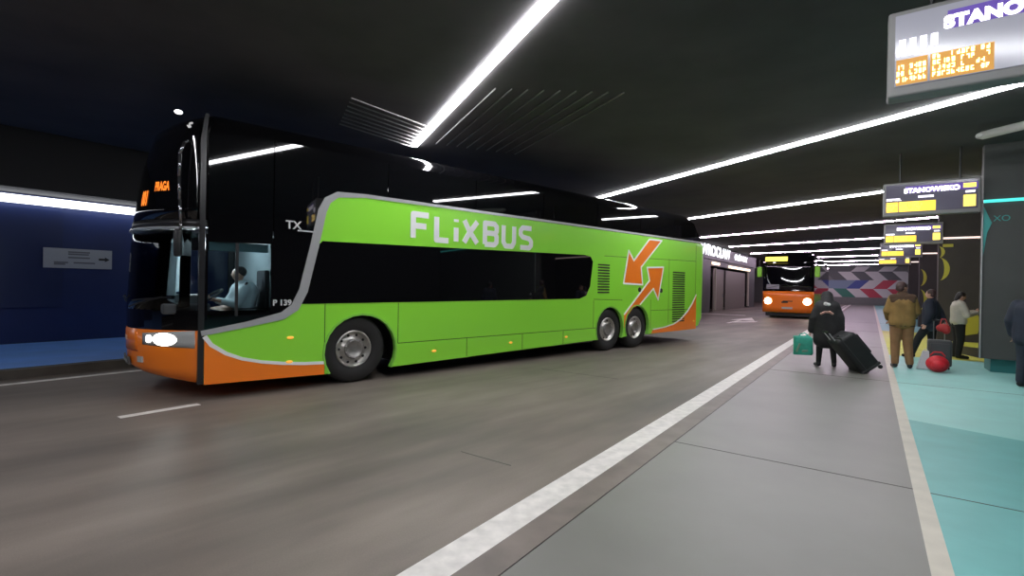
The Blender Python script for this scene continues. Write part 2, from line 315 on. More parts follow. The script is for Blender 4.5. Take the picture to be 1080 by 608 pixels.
# widen the word to its real run along the fascia
for v in tS.children[0].data.vertices: pass
link('lettering', textmesh('GŁÓWNY', .62, ks(42.2, .14), .022, 1.02), LEDW, tS)
def stretch(o, b0, b1, org):
    us = [(v.co - A * .03).dot(Bv) for v in o.data.vertices]; lo, hi = min(us), max(us)
    for v in o.data.vertices:
        u = (v.co - A * .03).dot(Bv); v.co += Bv * ((b0 - org) + (u - lo) / (hi - lo) * (b1 - b0) - u)
stretch(tS.children[0], 33.5, 41.8, 33.4); stretch(tS.children[1], 43.4, 48.6, 33.4)

# ------------------------------------------------------------------ coach building
def frontx(y, z, Wd, Bf):
    u = 2 * y / Wd - 1; return -Bf(z) * (1 - abs(u) ** 2.3)
def outline(z, Wd, Bf, x1, inset=0, rr=.12, n=20):
    pts = []
    for i in range(n + 1):
        y = inset + (Wd - 2 * inset) * i / n; u = 2 * i / n - 1
        pts.append((-(Bf(z)) * (1 - abs(u) ** 2.3) + inset, y))
    for t in range(5):
        an = math.pi / 2 * t / 4; pts.append((x1 - inset - rr + rr * math.sin(an), Wd - inset - rr + rr * math.cos(an)))
    for t in range(5):
        an = math.pi / 2 * t / 4; pts.append((x1 - inset - rr + rr * math.cos(an), inset + rr - rr * math.sin(an)))
    return pts
def loft(bm, rings):
    vr = [[bm.verts.new(p) for p in r] for r in rings]; n = len(vr[0])
    bm.faces.new(vr[0][::-1]); bm.faces.new(vr[-1])
    for i in range(len(vr) - 1):
        for k in range(n): bm.faces.new((vr[i][k], vr[i][(k + 1) % n], vr[i + 1][(k + 1) % n], vr[i + 1][k]))
def fpatch(y0, y1, zlo, zhi, off, Wd, Bf, n=14, m_=4, thick=.02):     # a panel lying on the bowed front
    bm = bmesh.new(); g = []
    for lay in (off, off - thick):
        rows_ = []
        for i in range(n + 1):
            y = y0 + (y1 - y0) * i / n; lo = zlo(i / n) if callable(zlo) else zlo; hi = zhi(i / n) if callable(zhi) else zhi
            rows_.append([bm.verts.new((frontx(y, lo + (hi - lo) * j / m_, Wd, Bf) - lay, y, lo + (hi - lo) * j / m_)) for j in range(m_ + 1)])
        g.append(rows_)
    for rows_ in g:
        for i in range(n):
            for j in range(m_): bm.faces.new((rows_[i][j], rows_[i + 1][j], rows_[i + 1][j + 1], rows_[i][j + 1]))
    a, b = g
    for i in range(n): bm.faces.new((a[i][0], b[i][0], b[i + 1][0], a[i + 1][0])); bm.faces.new((a[i][m_], a[i + 1][m_], b[i + 1][m_], b[i][m_]))
    for j in range(m_): bm.faces.new((a[0][j], a[0][j + 1], b[0][j + 1], b[0][j])); bm.faces.new((a[n][j], b[n][j], b[n][j + 1], a[n][j + 1]))
    return bm
def wheel(parent, x, side, Wd, r=.52, zc=.52):
    s = 1 if side == 0 else -1; Y = .05 if side == 0 else Wd - .05
    bm = bmesh.new(); prof = [(.30, .03), (.34, 0), (r - .06, -.0), (r - .015, .03), (r, .07), (r, .25), (r - .03, .29), (.3, .29)]
    lathe(bm, [(a, s * b) for a, b in prof], x, zc, Y); tw = link('wheel', bm, RUB, parent, True)
    bm = bmesh.new(); prof = [(.305, .02), (.29, .0), (.27, .015), (.26, .09), (.20, .075), (.155, .02)]
    lathe(bm, [(a, s * b) for a, b in prof], x, zc, Y); nf = len(bm.faces)
    for q in range(10):
        an = q * math.pi / 5; c = (x + .228 * math.cos(an), Y + s * .088, zc + .228 * math.sin(an)); cyl(bm, c, (c[0], c[1] - s * .016, c[2]), .022, seg=10)
    bm.faces.ensure_lookup_table()
    for f in bm.faces[nf:]: f.material_index = 1
    link('rim', bm, [ALU, BLK], tw, True)
    bm = bmesh.new(); lathe(bm, [(a, s * b) for a, b in [(.165, .05), (.16, .0), (.14, -.012), (.12, -.004), (.105, .01), (.0001, .006)]], x, zc, Y, 30)
    for q in range(10):
        an = (q + .5) * math.pi / 5; c = (x + .152 * math.cos(an), Y + s * .01, zc + .152 * math.sin(an)); cyl(bm, c, (c[0], c[1] - s * .03, c[2]), .011, seg=6)
    link('hub_cap', bm, HUB, tw, True)
    return tw

# ---- the near green coach
TH = .737; BUS = thing('double_decker_coach', 'large green and orange double-decker coach with FLIXBUS lettering in the near lane', 'bus', (-4.138, 6.5706, 0), TH)
WD = 2.55
def BF(z):
    K = [(.2, .60), (.5, .68), (1.2, .69), (2.3, .64), (2.45, .62), (3.2, .52), (3.8, .36), (3.95, .30)]
    if z <= K[0][0]: return K[0][1]
    for (z0, b0), (z1, b1) in zip(K, K[1:]):
        if z <= z1: return b0 + (b1 - b0) * (z - z0) / (z1 - z0)
    return K[-1][1]
def ring(z, x1, inset=0, rr=.12): return [(x, y, z) for x, y in outline(z, WD, BF, x1, inset, rr)]
# chassis and body shells
bm = bmesh.new()
bx(bm, (7.5, WD / 2, .72), (12.2, 1.75, .7)); bx(bm, (5.65, WD / 2, .72), (5.4, 2.47, .9)); bx(bm, (12.2, WD / 2, .78), (2.3, 2.47, .75))
bx(bm, (7.3, WD / 2, 1.27), (12.6, 2.5, .2)); link('chassis', bm, BLK, BUS)
bm = bmesh.new(); n = 20; prof = []
def zb(y): u = 2 * y / WD - 1; return .235 + .15 * (1 - u * u)
lo = outline(.5, WD, BF, 1.62); rr_ = []
rr_.append([(x, y, (zb(y) if x < .3 else .235)) for x, y in outline(.3, WD, BF, 1.60, .03)])
for z in (.45, .7, .955): rr_.append(ring(z, 1.62))
loft(bm, rr_); link('front_bumper', bm, ORG, BUS, False)
for p in BUS.children[-1].data.polygons: p.use_smooth = len(p.vertices) == 4
bm = bmesh.new(); loft(bm, [ring(.955, 1.62), ring(1.22, 1.62)]); link('front_band', bm, GLOSS, BUS)
for p in BUS.children[-1].data.polygons: p.use_smooth = len(p.vertices) == 4
bm = bmesh.new(); bx(bm, (7.35, WD / 2, 1.8), (12.7, 2.49, 1.16)); link('lower_deck_body', bm, BLK, BUS)
bm = bmesh.new(); loft(bm, [ring(2.36, 14.0, .03), ring(3.08, 13.95, .03), ring(3.6, 13.45, .018), ring(3.70, 13.33, .022), ring(3.78, 13.22, .045), ring(3.84, 13.14, .085), ring(3.89, 13.06, .15), ring(3.925, 12.98, .25), ring(3.945, 12.9, .4)]); link('upper_deck_body', bm, GLOSS, BUS, False)
for p in BUS.children[-1].data.polygons: p.use_smooth = len(p.vertices) == 4
bm = bmesh.new(); loft(bm, [[(max(x, 0.4), y, z) for x, y, z in ring(3.945, 12.8, .32)], [(max(x, .5), y, z) for x, y, z in ring(3.99, 12.6, .5)]]); link('roof', bm, BLK, BUS)
# glazing
link('windscreen', fpatch(.10, WD - .10, 1.22, 2.30, .0, WD, BF, 20, 6, .006), GLW, BUS, True)
link('upper_windscreen', fpatch(.05, WD - .05, 2.44, 3.72, .006, WD, BF, 24, 8, .03), GLOSS, BUS, True)
link('windscreen_trim', fpatch(.06, WD - .06, 2.31, 2.345, .03, WD, BF, 20, 1, .06), mat('bright_lip', (.6, .62, .66), .25, metal=.6), BUS, True)
link('windscreen_header', fpatch(.02, WD - .02, 2.345, 2.44, .01, WD, BF, 20, 1, .2), BLK, BUS, True)
for s in (0, 1):
    Y = .0 if s == 0 else WD; o_ = -1 if s == 0 else 1
    bm = bmesh.new(); prism(bm, [(-.035, .24), (.035, .24), (.035, 3.6), (.06, 3.86), (.02, 3.86), (-.03, 3.5)], Y + o_ * .012, Y - o_ * .07); link('corner_pillar', bm, mat('pillar_black', (.02, .02, .022), .25), BUS)
# cab interior
cabM = mat('cab_grey', (.80, .85, .86), .7)
bm = bmesh.new(); bx(bm, (.98, WD / 2, 1.78), (.04, 2.4, 1.1)); link('cab_partition', bm, mat('cab_back', (.22, .25, .26), .7), BUS)
bm = bmesh.new(); bx(bm, (-.12, WD / 2, 1.24), (.55, 2.1, .14), bevel=.03); bx(bm, (-.02, .62, 1.36), (.3, .6, .14), bevel=.03); link('dashboard', bm, mat('dashboard_grey', (.05, .055, .06), .6), BUS)
link('sun_blind', fpatch(.30, 1.15, 1.42, 2.14, -.06, WD, BF, 8, 2, .01), cabM, BUS)
bm = bmesh.new(); bx(bm, (.46, .035, 2.10), (.74, .012, .12)); link('side_blind', bm, mat('blind_teal', (.16, .26, .27), .6), BUS)
bm = bmesh.new(); bx(bm, (.70, .62, 1.17), (.46, .5, .12), bevel=.04); bx(bm, (.93, .62, 1.5), (.08, .44, .6), bevel=.03); link('driver_seat', bm, mat('seat_dark', (.03, .03, .035), .8), BUS)
bm = bmesh.new(); RM = Matrix.Rotation(math.radians(-35), 4, 'Y')
pts = [tuple((Matrix.Translation((.20, .62, 1.38)) @ RM @ Vector((.0 + .21 * math.cos(t * math.pi / 10), .21 * math.sin(t * math.pi / 10), 0)))) for t in range(21)]
tube(bm, pts, .014, 6); cyl(bm, (.20, .62, 1.38), (.08, .62, 1.3), .02); bx(bm, (.20, .62, 1.38), (.05, .38, .03)); link('steering_wheel', bm, BLK, BUS)
lt = bpy.data.lights.new('cab_fill_light', 'POINT'); lt.energy = 45; lt.color = (.8, .95, 1); lt.shadow_soft_size = .08; lo_ = bpy.data.objects.new('cab_fill_light', lt); COL.objects.link(lo_); lo_.parent = BUS; lo_.location = (.2, 1.0, 2.2)  # added fill light to brighten the dim cab, without a fitting
bm = bmesh.new(); bx(bm, (-.05, 2.0, 1.80), (.32, .03, .72)); bx(bm, (.2, 2.3, 1.75), (.05, .05, 1.0)); link('entrance_panel', bm, cabM, BUS)
# side skins, near (s=0) and far (s=1)
def arch(xc, r=.60, zc=.54, z0=.25, n=12, r2=.6):
    a0 = math.asin((z0 - zc) / r2); return [(xc - r * math.cos(t), zc + r2 * math.sin(t)) for t in [a0 + (math.pi - 2 * a0) * i / n for i in range(n + 1)]]
GP = [(0.04, .235)] + arch(2.27, .63, .52, .2) + arch(8.98, .57, .58, .32, 12, .56) + arch(10.2, .57, .60, .34, 12, .56) + [(13.45, .38), (13.45, 3.07), (2.3, 3.04), (1.85, 3.0), (1.69, 2.90), (1.60, 2.74), (1.48, 2.2), (1.33, 1.5), (1.22, 1.25), (1.05, 1.12), (.04, .93)]
TP = [(0, .92), (.55, 1.02), (1.03, 1.13), (1.20, 1.25), (1.32, 1.5), (1.48, 2.2), (1.59, 2.74), (1.67, 2.91), (1.83, 3.02), (2.3, 3.06), (4, 3.07), (8, 3.09), (13.8, 3.11)]
for s in (0, 1):
    y = (lambda v: v) if s == 0 else (lambda v: WD - v)
    bm = bmesh.new(); prism(bm, GP, y(.03), y(-.012)); link('side_panel', bm, GREEN, BUS)
    bm = bmesh.new(); prism(bm, [(1.60, 2.27), (7.9, 2.40), (8.15, 2.37), (8.24, 2.25), (8.14, 1.65), (8.0, 1.42), (7.75, 1.345), (1.30, 1.30), (1.36, 1.5), (1.53, 2.2)], y(-.010), y(-.02)); link('lower_side_window', bm, GLOSS, BUS)
    bm = bmesh.new()
    strip(bm, TP, [.07, .08, .11, .13, .13, .13, .13, .12, .09, .06, .05, .05, .05], y(-.010), y(-.026)); link('side_trim', bm, SILV, BUS)
    # upper windows: one pane between each pair of seams
    xs = [.06, .89, 2.71, 4.6, 6.5, 8.4, 10.3, 12.1]
    for i in range(len(xs)):
        x0 = xs[i] + .008; x1 = (xs[i + 1] if i + 1 < len(xs) else 13.1) - .008
        zbm = 2.36 if x0 < .8 else None
        if i == 0: P = [(x0, 2.25), (x1, 2.25), (x1, 3.68), (x0, 3.62)]
        elif i == 1: P = [(x0, 2.25), (1.45, 2.25), (1.60, 2.85), (1.78, 3.05), (x1, 3.10), (x1, 3.68), (x0, 3.68)]
        elif i < 7: P = [(x0, 3.10), (x1, 3.12), (x1, 3.68), (x0, 3.68)]
        else: P = [(x0, 3.12), (13.75, 3.12), (13.25, 3.68), (x0, 3.68)]
        bm = bmesh.new(); prism(bm, P, y(.04), y(.0)); link('upper_side_window', bm, GLOSS, BUS)
    # black door / cab frame with a real opening for the driver's window
    bm = bmesh.new()
    prism(bm, [(.04, .93), (1.03, 1.14), (1.03, 1.20), (.04, 1.12)], y(.03), y(-.004)); prism(bm, [(.04, 2.15), (.87, 2.17), (.87, 2.26), (.04, 2.26)], y(.03), y(-.004))
    prism(bm, [(.86, 1.10), (1.10, 1.16), (1.26, 1.3), (1.46, 2.26), (.86, 2.26)], y(.03), y(-.004)); prism(bm, [(.04, 1.1), (.07, 1.1), (.07, 2.2), (.04, 2.2)], y(.03), y(-.004)); link('cab_frame', bm, GLOSS, BUS)
    bm = bmesh.new(); prism(bm, [(.07, 1.12), (.86, 1.19), (.86, 2.16), (.07, 2.15)], y(.004), y(-.0)); link('cab_window', bm, GLW, BUS)
    bm = bmesh.new(); prism(bm, [(.40, 1.14), (.44, 1.14), (.44, 2.16), (.40, 2.16)], y(.01), y(-.004)); link('window_bar', bm, BLK, BUS)
    # orange sweep at the front with its white edge
    wv = [(.04, .86), (.12, .74), (.3, .61), (.5, .52), (.75, .455), (1.05, .405), (1.35, .375), (1.655, .36)]
    bm = bmesh.new(); prism(bm, wv + [(1.655, .20), (.04, .23)], y(-.010), y(-.018)); link('orange_sweep', bm, ORG, BUS)
    bm = bmesh.new(); strip(bm, [(a, b + .02) for a, b in wv], [.06, .055, .05, .045, .045, .045, .045, .045], y(-.012), y(-.022)); link('white_stripe', bm, WPAINT, BUS)
    rv = [(10.98, .46), (11.6, .50), (12.1, .57), (12.5, .70), (12.9, .92), (13.2, 1.17), (13.45, 1.45)]
    bm = bmesh.new(); prism(bm, rv + [(13.45, .37), (10.90, .35)], y(-.010), y(-.018)); link('orange_sweep', bm, ORG, BUS)
    bm = bmesh.new(); strip(bm, rv, [.03, .035, .04, .045, .05, .05, .05], y(-.012), y(-.022)); link('white_stripe', bm, WPAINT, BUS)
    # wheel-arch lips
    for xc, r, zc, z0, r2 in ((2.27, .63, .52, .2, .6), (8.98, .57, .58, .32, .56), (10.2, .57, .60, .34, .56)):
        P = arch(xc, r, zc, z0, 16, r2); bm = bmesh.new(); strip(bm, P, [.03] * len(P), y(.06), y(-.024)); link('arch_lip', bm, mat('arch_lip_green', (.24, .62, .08), .35), BUS)
    for xw in (2.17, 8.98, 10.2): wheel(BUS, xw, s, WD, .555 if xw < 3 else .55, .55)
    # seams
    bm = bmesh.new()
    for p, q in (((1.655, .2), (1.655, 1.3)), ((2.93, .6), (8.40, .62)), ((2.93, .6), (2.93, 1.3)), ((4.42, .25), (4.42, .6)), ((5.9, .27), (5.9, .6)), ((7.2, .3), (7.2, .6)), ((8.3, 1.3), (8.3, .62)), ((8.3, 1.33), (9.5, 1.30)), ((10.85, 1.0), (13.4, 1.0)), ((8.7, 2.42), (13.4, 2.5)), ((10.85, .5), (10.85, 1.3)), ((13.4, .5), (13.4, 3.0)), ((11.8, .6), (11.8, 2.5))):
        ribbon(bm, [p, q], .012, y(-.011), y(-.0135), round_=False)
    link('panel_seam', bm, GRDK, BUS)
    # louvred vents
    for x0, x1, z0, z1, nn in ((8.45, 8.92, 1.47, 2.23, 11), (12.02, 12.72, .62, 2.15, 22)):
        bm = bmesh.new()
        for i in range(nn): z = z0 + (z1 - z0) * (i + .5) / nn; prism(bm, [(x0, z - .022), (x1, z - .022), (x1, z + .014), (x0, z + .014)], y(-.008), y(-.019))
        link('vent', bm, BLK, BUS)
    # arrows
    a1 = [(10.72, 2.99), (11.36, 3.0), (10.33, 2.20), (10.42, 1.72), (9.53, 1.74), (9.74, 2.62), (9.98, 2.36)]
    a2 = [(11.47, 2.24), (10.63, 2.20), (10.76, 1.84), (9.58, .92), (9.60, .56), (9.74, .90), (10.0, 1.10), (10.3, 1.17), (10.96, 1.62), (11.22, 1.30)]
    for P in (a1, a2):
        bm = bmesh.new(); prism(bm, P, y(-.010), y(-.020)); ar = link('arrow', bm, ORG, BUS)
        bm = bmesh.new(); ribbon(bm, P if P is a1 else [P[3 - i] if i < 4 else P[3 - i] for i in range(4)] + [P[9], P[8], P[7]], .045, y(-.012), y(-.024), closed=(P is a1)); link('arrow_edge', bm, WPAINT, ar)
    for x_, z_ in ((10.28, 1.58), (11.38, 1.56)):
        bm = bmesh.new(); cyl(bm, (x_, y(-.01), z_), (x_, y(-.026), z_), .065, seg=20); link('filler_cap', bm, BLK, BUS)
    for x_, z_ in ((1.14, .80), (1.13, .44), (3.67, .41), (5.56, .44), (7.3, .46), (13.3, .62)):
        bm = bmesh.new(); ell(bm, (x_, y(-.02), z_), (.05, .014, .022)); link('marker_lamp', bm, emit('amber_marker', (1, .45, .06), .8), BUS, True)
# lettering on the near side
def L(bm, strokes, x0, x1, z0=2.395, z1=2.92, wd=.105):
    for st in strokes: ribbon(bm, [(x0 + wd / 2 + u * (x1 - x0 - wd), z0 + wd / 2 + v * (z1 - z0 - wd)) for u, v in st], wd, -.010, -.024, round_=True)
bm = bmesh.new(); dz = lambda x: (x - 3.1) * .02
L(bm, [[(0, 0), (0, 1), (1, 1)], [(0, .52), (.85, .52)]], 3.14, 3.56); L(bm, [[(0, 1), (0, 0), (1, 0)]], 3.63, 4.0)
L(bm, [[(0, 0), (0, .62)], [(0, .88), (0, 1)]], 4.07, 4.18); L(bm, [[(0, 1), (.42, .5), (0, 0)], [(1, 1), (.62, .66)], [(1, 0), (.62, .34)], [(.42, .5), (.62, .66)], [(.42, .5), (.62, .34)]], 4.26, 4.68)
L(bm, [[(0, 0), (0, 1), (.8, 1), (1, .88), (1, .66), (.85, .54), (.0, .54)], [(.85, .54), (1, .40), (1, .14), (.8, 0), (0, 0)]], 4.77, 5.18)
L(bm, [[(0, 1), (0, .2), (.2, 0), (.8, 0), (1, .2), (1, 1)]], 5.26, 5.66); L(bm, [[(1, 1), (.2, 1), (0, .85), (0, .66), (.2, .53), (.8, .47), (1, .34), (1, .14), (.8, 0), (0, 0)]], 5.74, 6.16)
link('lettering', bm, WPAINT, BUS)
tx = lambda x0, z0: (lambda u, v: (x0 + u, -.028, z0 + v))
link('lettering', textmesh('P 139', .115, tx(.885, 1.285), .004), mat('small_letters', (.55, .55, .55), .5), BUS)
bm = textmesh('TX', .17, tx(1.05, 2.42), .004); bm2 = bmesh.new(); ribbon(bm2, [(1.22, 2.40), (1.45, 2.40)], .02, -.024, -.03, round_=False)
link('maker_mark', bm, MATS['small_letters'], BUS); link('maker_mark', bm2, MATS['small_letters'], BUS)
# rear end
bm = bmesh.new(); loft(bm, [[(max(x, 13.44), y_, z) for x, y_, z in ring(z, x1, i_, .3)] for z, x1, i_ in ((.45, 13.85, .0), (.7, 14.05, -.005), (3.0, 14.1, -.005), (3.08, 14.05, .02))]); link('rear_panel', bm, GREEN, BUS)
for s in (.25, WD - .25): bm = bmesh.new(); bx(bm, (14.09, s, 1.3), (.03, .16, .6), bevel=.01); link('tail_lamp', bm, mat('tail_red', (.4, .01, .01), .3), BUS)
# front details
for y0, y1 in ((.05, .66), (WD - .66, WD - .05)):
    near = y0 < 1
    zl = (lambda t: .72 + .03 * t) if near else (lambda t: .75 - .03 * t)
    zh = (lambda t: .955 - .05 * t) if near else (lambda t: .905 + .05 * t)
    hl = link('headlight', fpatch(y0, y1, zl, zh, .008, WD, BF, 10, 3), mat('lamp_glass', (.45, .46, .46), .1, spec=.8), BUS, True)
    yc = .33 if near else WD - .33
    for dy, wv_, hv_ in (((-.12, .27, .085), (.17, .09, .05)) if near else ((-.15, .27, .085), (-.27, .09, .05))):
        link('lamp_lens', fpatch(yc + dy, yc + dy + wv_, lambda t: .83 - hv_ * math.sqrt(max(.02, 1 - (2 * t - 1) ** 2)), lambda t: .83 + hv_ * math.sqrt(max(.02, 1 - (2 * t - 1) ** 2)), .016, WD, BF, 14, 3), HEAD, hl, True)
link('grille_flap', fpatch(.78, WD - .78, .66, .92, .006, WD, BF, 14, 2), ORG, BUS, True); link('grille_seam', fpatch(.77, WD - .77, .645, .66, .004, WD, BF, 14, 1), mat('orange_seam', (.3, .04, .01), .6), BUS)
link('emblem', fpatch(1.17, 1.38, .78, .84, .012, WD, BF, 4, 1), mat('emblem_pale', (.8, .55, .42), .4), BUS)
bm = fpatch(1.0, 1.52, .44, .55, .03, WD, BF, 4, 1); pl = link('licence_plate', bm, mat('plate', (.12, .12, .12), .4), BUS); link('plate_marks', fpatch(1.06, 1.46, .475, .515, .036, WD, BF, 4, 1, .004), mat('plate_marks', (.45, .45, .45), .5), pl)
for y_ in (.72, WD - .72): link('fog_lamp', fpatch(y_ - .05, y_ + .05, .50, .58, .008, WD, BF, 3, 2), mat('lamp_glass', (1, 1, 1)), BUS)
for y0, sg in ((.95, 1), (1.9, 1)):
    bm = bmesh.new(); P = [(frontx(y0 - q * .12, 1.25 + q * .05, WD, BF) - .03, y0 - q * .12, 1.25 + q * .03) for q in range(6)]; tube(bm, P, .012, 6)
    P2 = [(frontx(y0 - .1 - q * .15, 1.3, WD, BF) - .035, y0 - .1 - q * .15, 1.34 + q * .015) for q in range(5)]; tube(bm, P2, .01, 6); link('wiper', bm, BLK, BUS)
fm = lambda yc, z0, off=.012: (lambda u, v: (frontx(yc - u * .45, z0 + v, WD, BF) - off, yc - u * .45, z0 + v))
DS = [link('destination_number', textmesh('001', .27, fm(.93, 2.66), .012), LEDO, BUS), link('destination_text', textmesh('PRAGA', .17, fm(.62, 2.84), .006), LEDO, BUS)]
for y_, sg in ((.16, 1), (WD - .16, -1)):
    bm = bmesh.new(); P = [(frontx(y_, zz, WD, BF) - .03 - dd, y_ - sg * dd * .3, zz) for zz, dd in ((3.50, -.02), (3.46, .04), (3.3, .08), (3.0, .07), (2.7, .05), (2.4, .02), (2.3, .02))]
    tube(bm, P, .020, 12); mr = link('mirror_arm', bm, mat('mirror_arm_metal', (.35, .35, .37), .10, metal=.9), BUS, True)
    bm = bmesh.new(); bx(bm, (P[-1][0] - .03, y_, 2.12), (.09, .12, .36), bevel=.03); link('mirror_housing', bm, BLK, mr, True)
for y_ in (.45, WD - .45): bm = bmesh.new(); ell(bm, (-.22, y_, 3.93), (.05, .04, .03)); link('roof_spot', bm, emit('roof_spot_glow', (1, 1, 1), 2.5), BUS, True)  # added glowing spots for a bright glint at the roof front

# ---- the far coach, facing the viewer
B2 = thing('coach', 'far bus facing the viewer with bright headlights, orange front and green mirrors', 'bus', W(-5.22, 33.0, 0), LANE + math.pi / 2)
W2 = 2.65
# local x runs away from the viewer, local y towards the left (-a); flip so y spans the bus width
B2.location = W(-2.6, 33.0, 0)
BG = lambda z: .22 if z < 1.6 else max(.05, .22 - (z - 1.6) * .06)
r2 = lambda z, x1, i_=0, rr=.15: [(x, y, z) for x, y in outline(z, W2, BG, x1, i_, rr)]
bm = bmesh.new(); loft(bm, [r2(.33, 12, .03), r2(.5, 12), r2(1.45, 12)]); link('lower_body', bm, GREEN, B2)
bm = bmesh.new(); loft(bm, [r2(1.45, 12), r2(3.3, 12), r2(3.62, 12, .05), r2(3.8, 11.9, .2), r2(3.86, 11.8, .45)]); link('upper_body', bm, GLOSS, B2)
link('front_panel', fpatch(.0, W2, .34, 1.58, .012, W2, BG, 16, 4), ORG, B2, True)
link('windscreen', fpatch(.10, W2 - .10, 1.66, 3.25, .012, W2, BG, 16, 6), GLOSS, B2, True)
link('windscreen_patch', fpatch(1.75, W2 - .2, 1.72, 1.98, .018, W2, BG, 6, 2, .004), mat('pale_grey', (.35, .36, .36), .5), B2)  # pale grey patch low on the far coach's windscreen
link('destination_sign', fpatch(1.35, W2 - .12, 3.36, 3.62, .05, W2, BG, 6, 2), LEDY, B2)
for y0 in (.12, W2 - .50):
    h = link('headlight', fpatch(y0, y0 + .40, lambda t: 1.0 - .19 * math.sqrt(max(.01, 1 - (2 * t - 1) ** 2)), lambda t: 1.0 + .19 * math.sqrt(max(.01, 1 - (2 * t - 1) ** 2)), .03, W2, BG, 14, 3), emit('far_headlamp_light', (1, .93, .75), 14), B2)
link('emblem', fpatch(1.05, 1.55, .98, 1.03, .03, W2, BG, 4, 1, .006), BLK, B2); link('emblem', fpatch(1.28, 1.62, .9, .98, .03, W2, BG, 4, 1, .006), BLK, B2)
link('licence_plate', fpatch(1.05, 1.6, .55, .66, .03, W2, BG, 4, 1, .006), mat('plate_pale', (.5, .5, .48), .5), B2)
bm = bmesh.new(); bx(bm, (.0, W2 / 2, .22), (.1, 2.3, .2)); link('lower_valance', bm, BLK, B2)
for s in (0, 1):
    for xw in (2.2, 8.4): wheel(B2, xw, s, W2)
for s, yy in ((0, -.16), (1, W2 + .16)):
    bm = bmesh.new(); tube(bm, [(.05, W2 * s, 3.5), (-.2, yy, 3.4), (-.25, yy, 3.05)], .03); mr = link('mirror_arm', bm, BLK, B2)
    bm = bmesh.new(); bx(bm, (-.22, yy, 2.72), (.16, .26, .62), bevel=.05); link('mirror_housing', bm, GREEN, mr)
bm = bmesh.new(); tube(bm, [(-.22, W2 - .2, 1.75), (-.24, 1.4, 2.0), (-.24, .9, 1.7)], .012); link('wiper', bm, BLK, B2)
bm = bmesh.new(); bx(bm, (.0, W2 - .25, 3.86), (.2, .12, .06)); bx(bm, (.0, .25, 3.86), (.2, .12, .06)); link('roof_marker', bm, MATS['bus_white_paint'], B2)

# ------------------------------------------------------------------ left wall notice
sg = thing('wall_notice', 'long white direction notice with a black arrow on the navy wall', 'sign', W(-15.30, 3.44, 2.10), LANE + math.pi / 2)
link('board', box((0, .0, 0), (1.26, .03, .46)), mat('notice_white', (.42, .44, .47), .5), sg)
bm = bmesh.new()
for x0, x1, z in ((-.2, .2, .15), (-.2, .18, .10), (-.2, .2, .02), (-.45, -.2, -.10), (-.1, .3, -.10), (-.45, -.25, -.14)): bx(bm, ((x0 + x1) / 2, -.018, z), (x1 - x0, .004, .035))
link('print_lines', bm, mat('notice_grey', (.16, .16, .18), .6), sg)
bm = bmesh.new(); bx(bm, (.44, -.018, .0), (.14, .004, .05)); prism(bm, [(.49, .06), (.58, 0), (.49, -.06)], -.016, -.020); link('arrow', bm, BLK, sg)

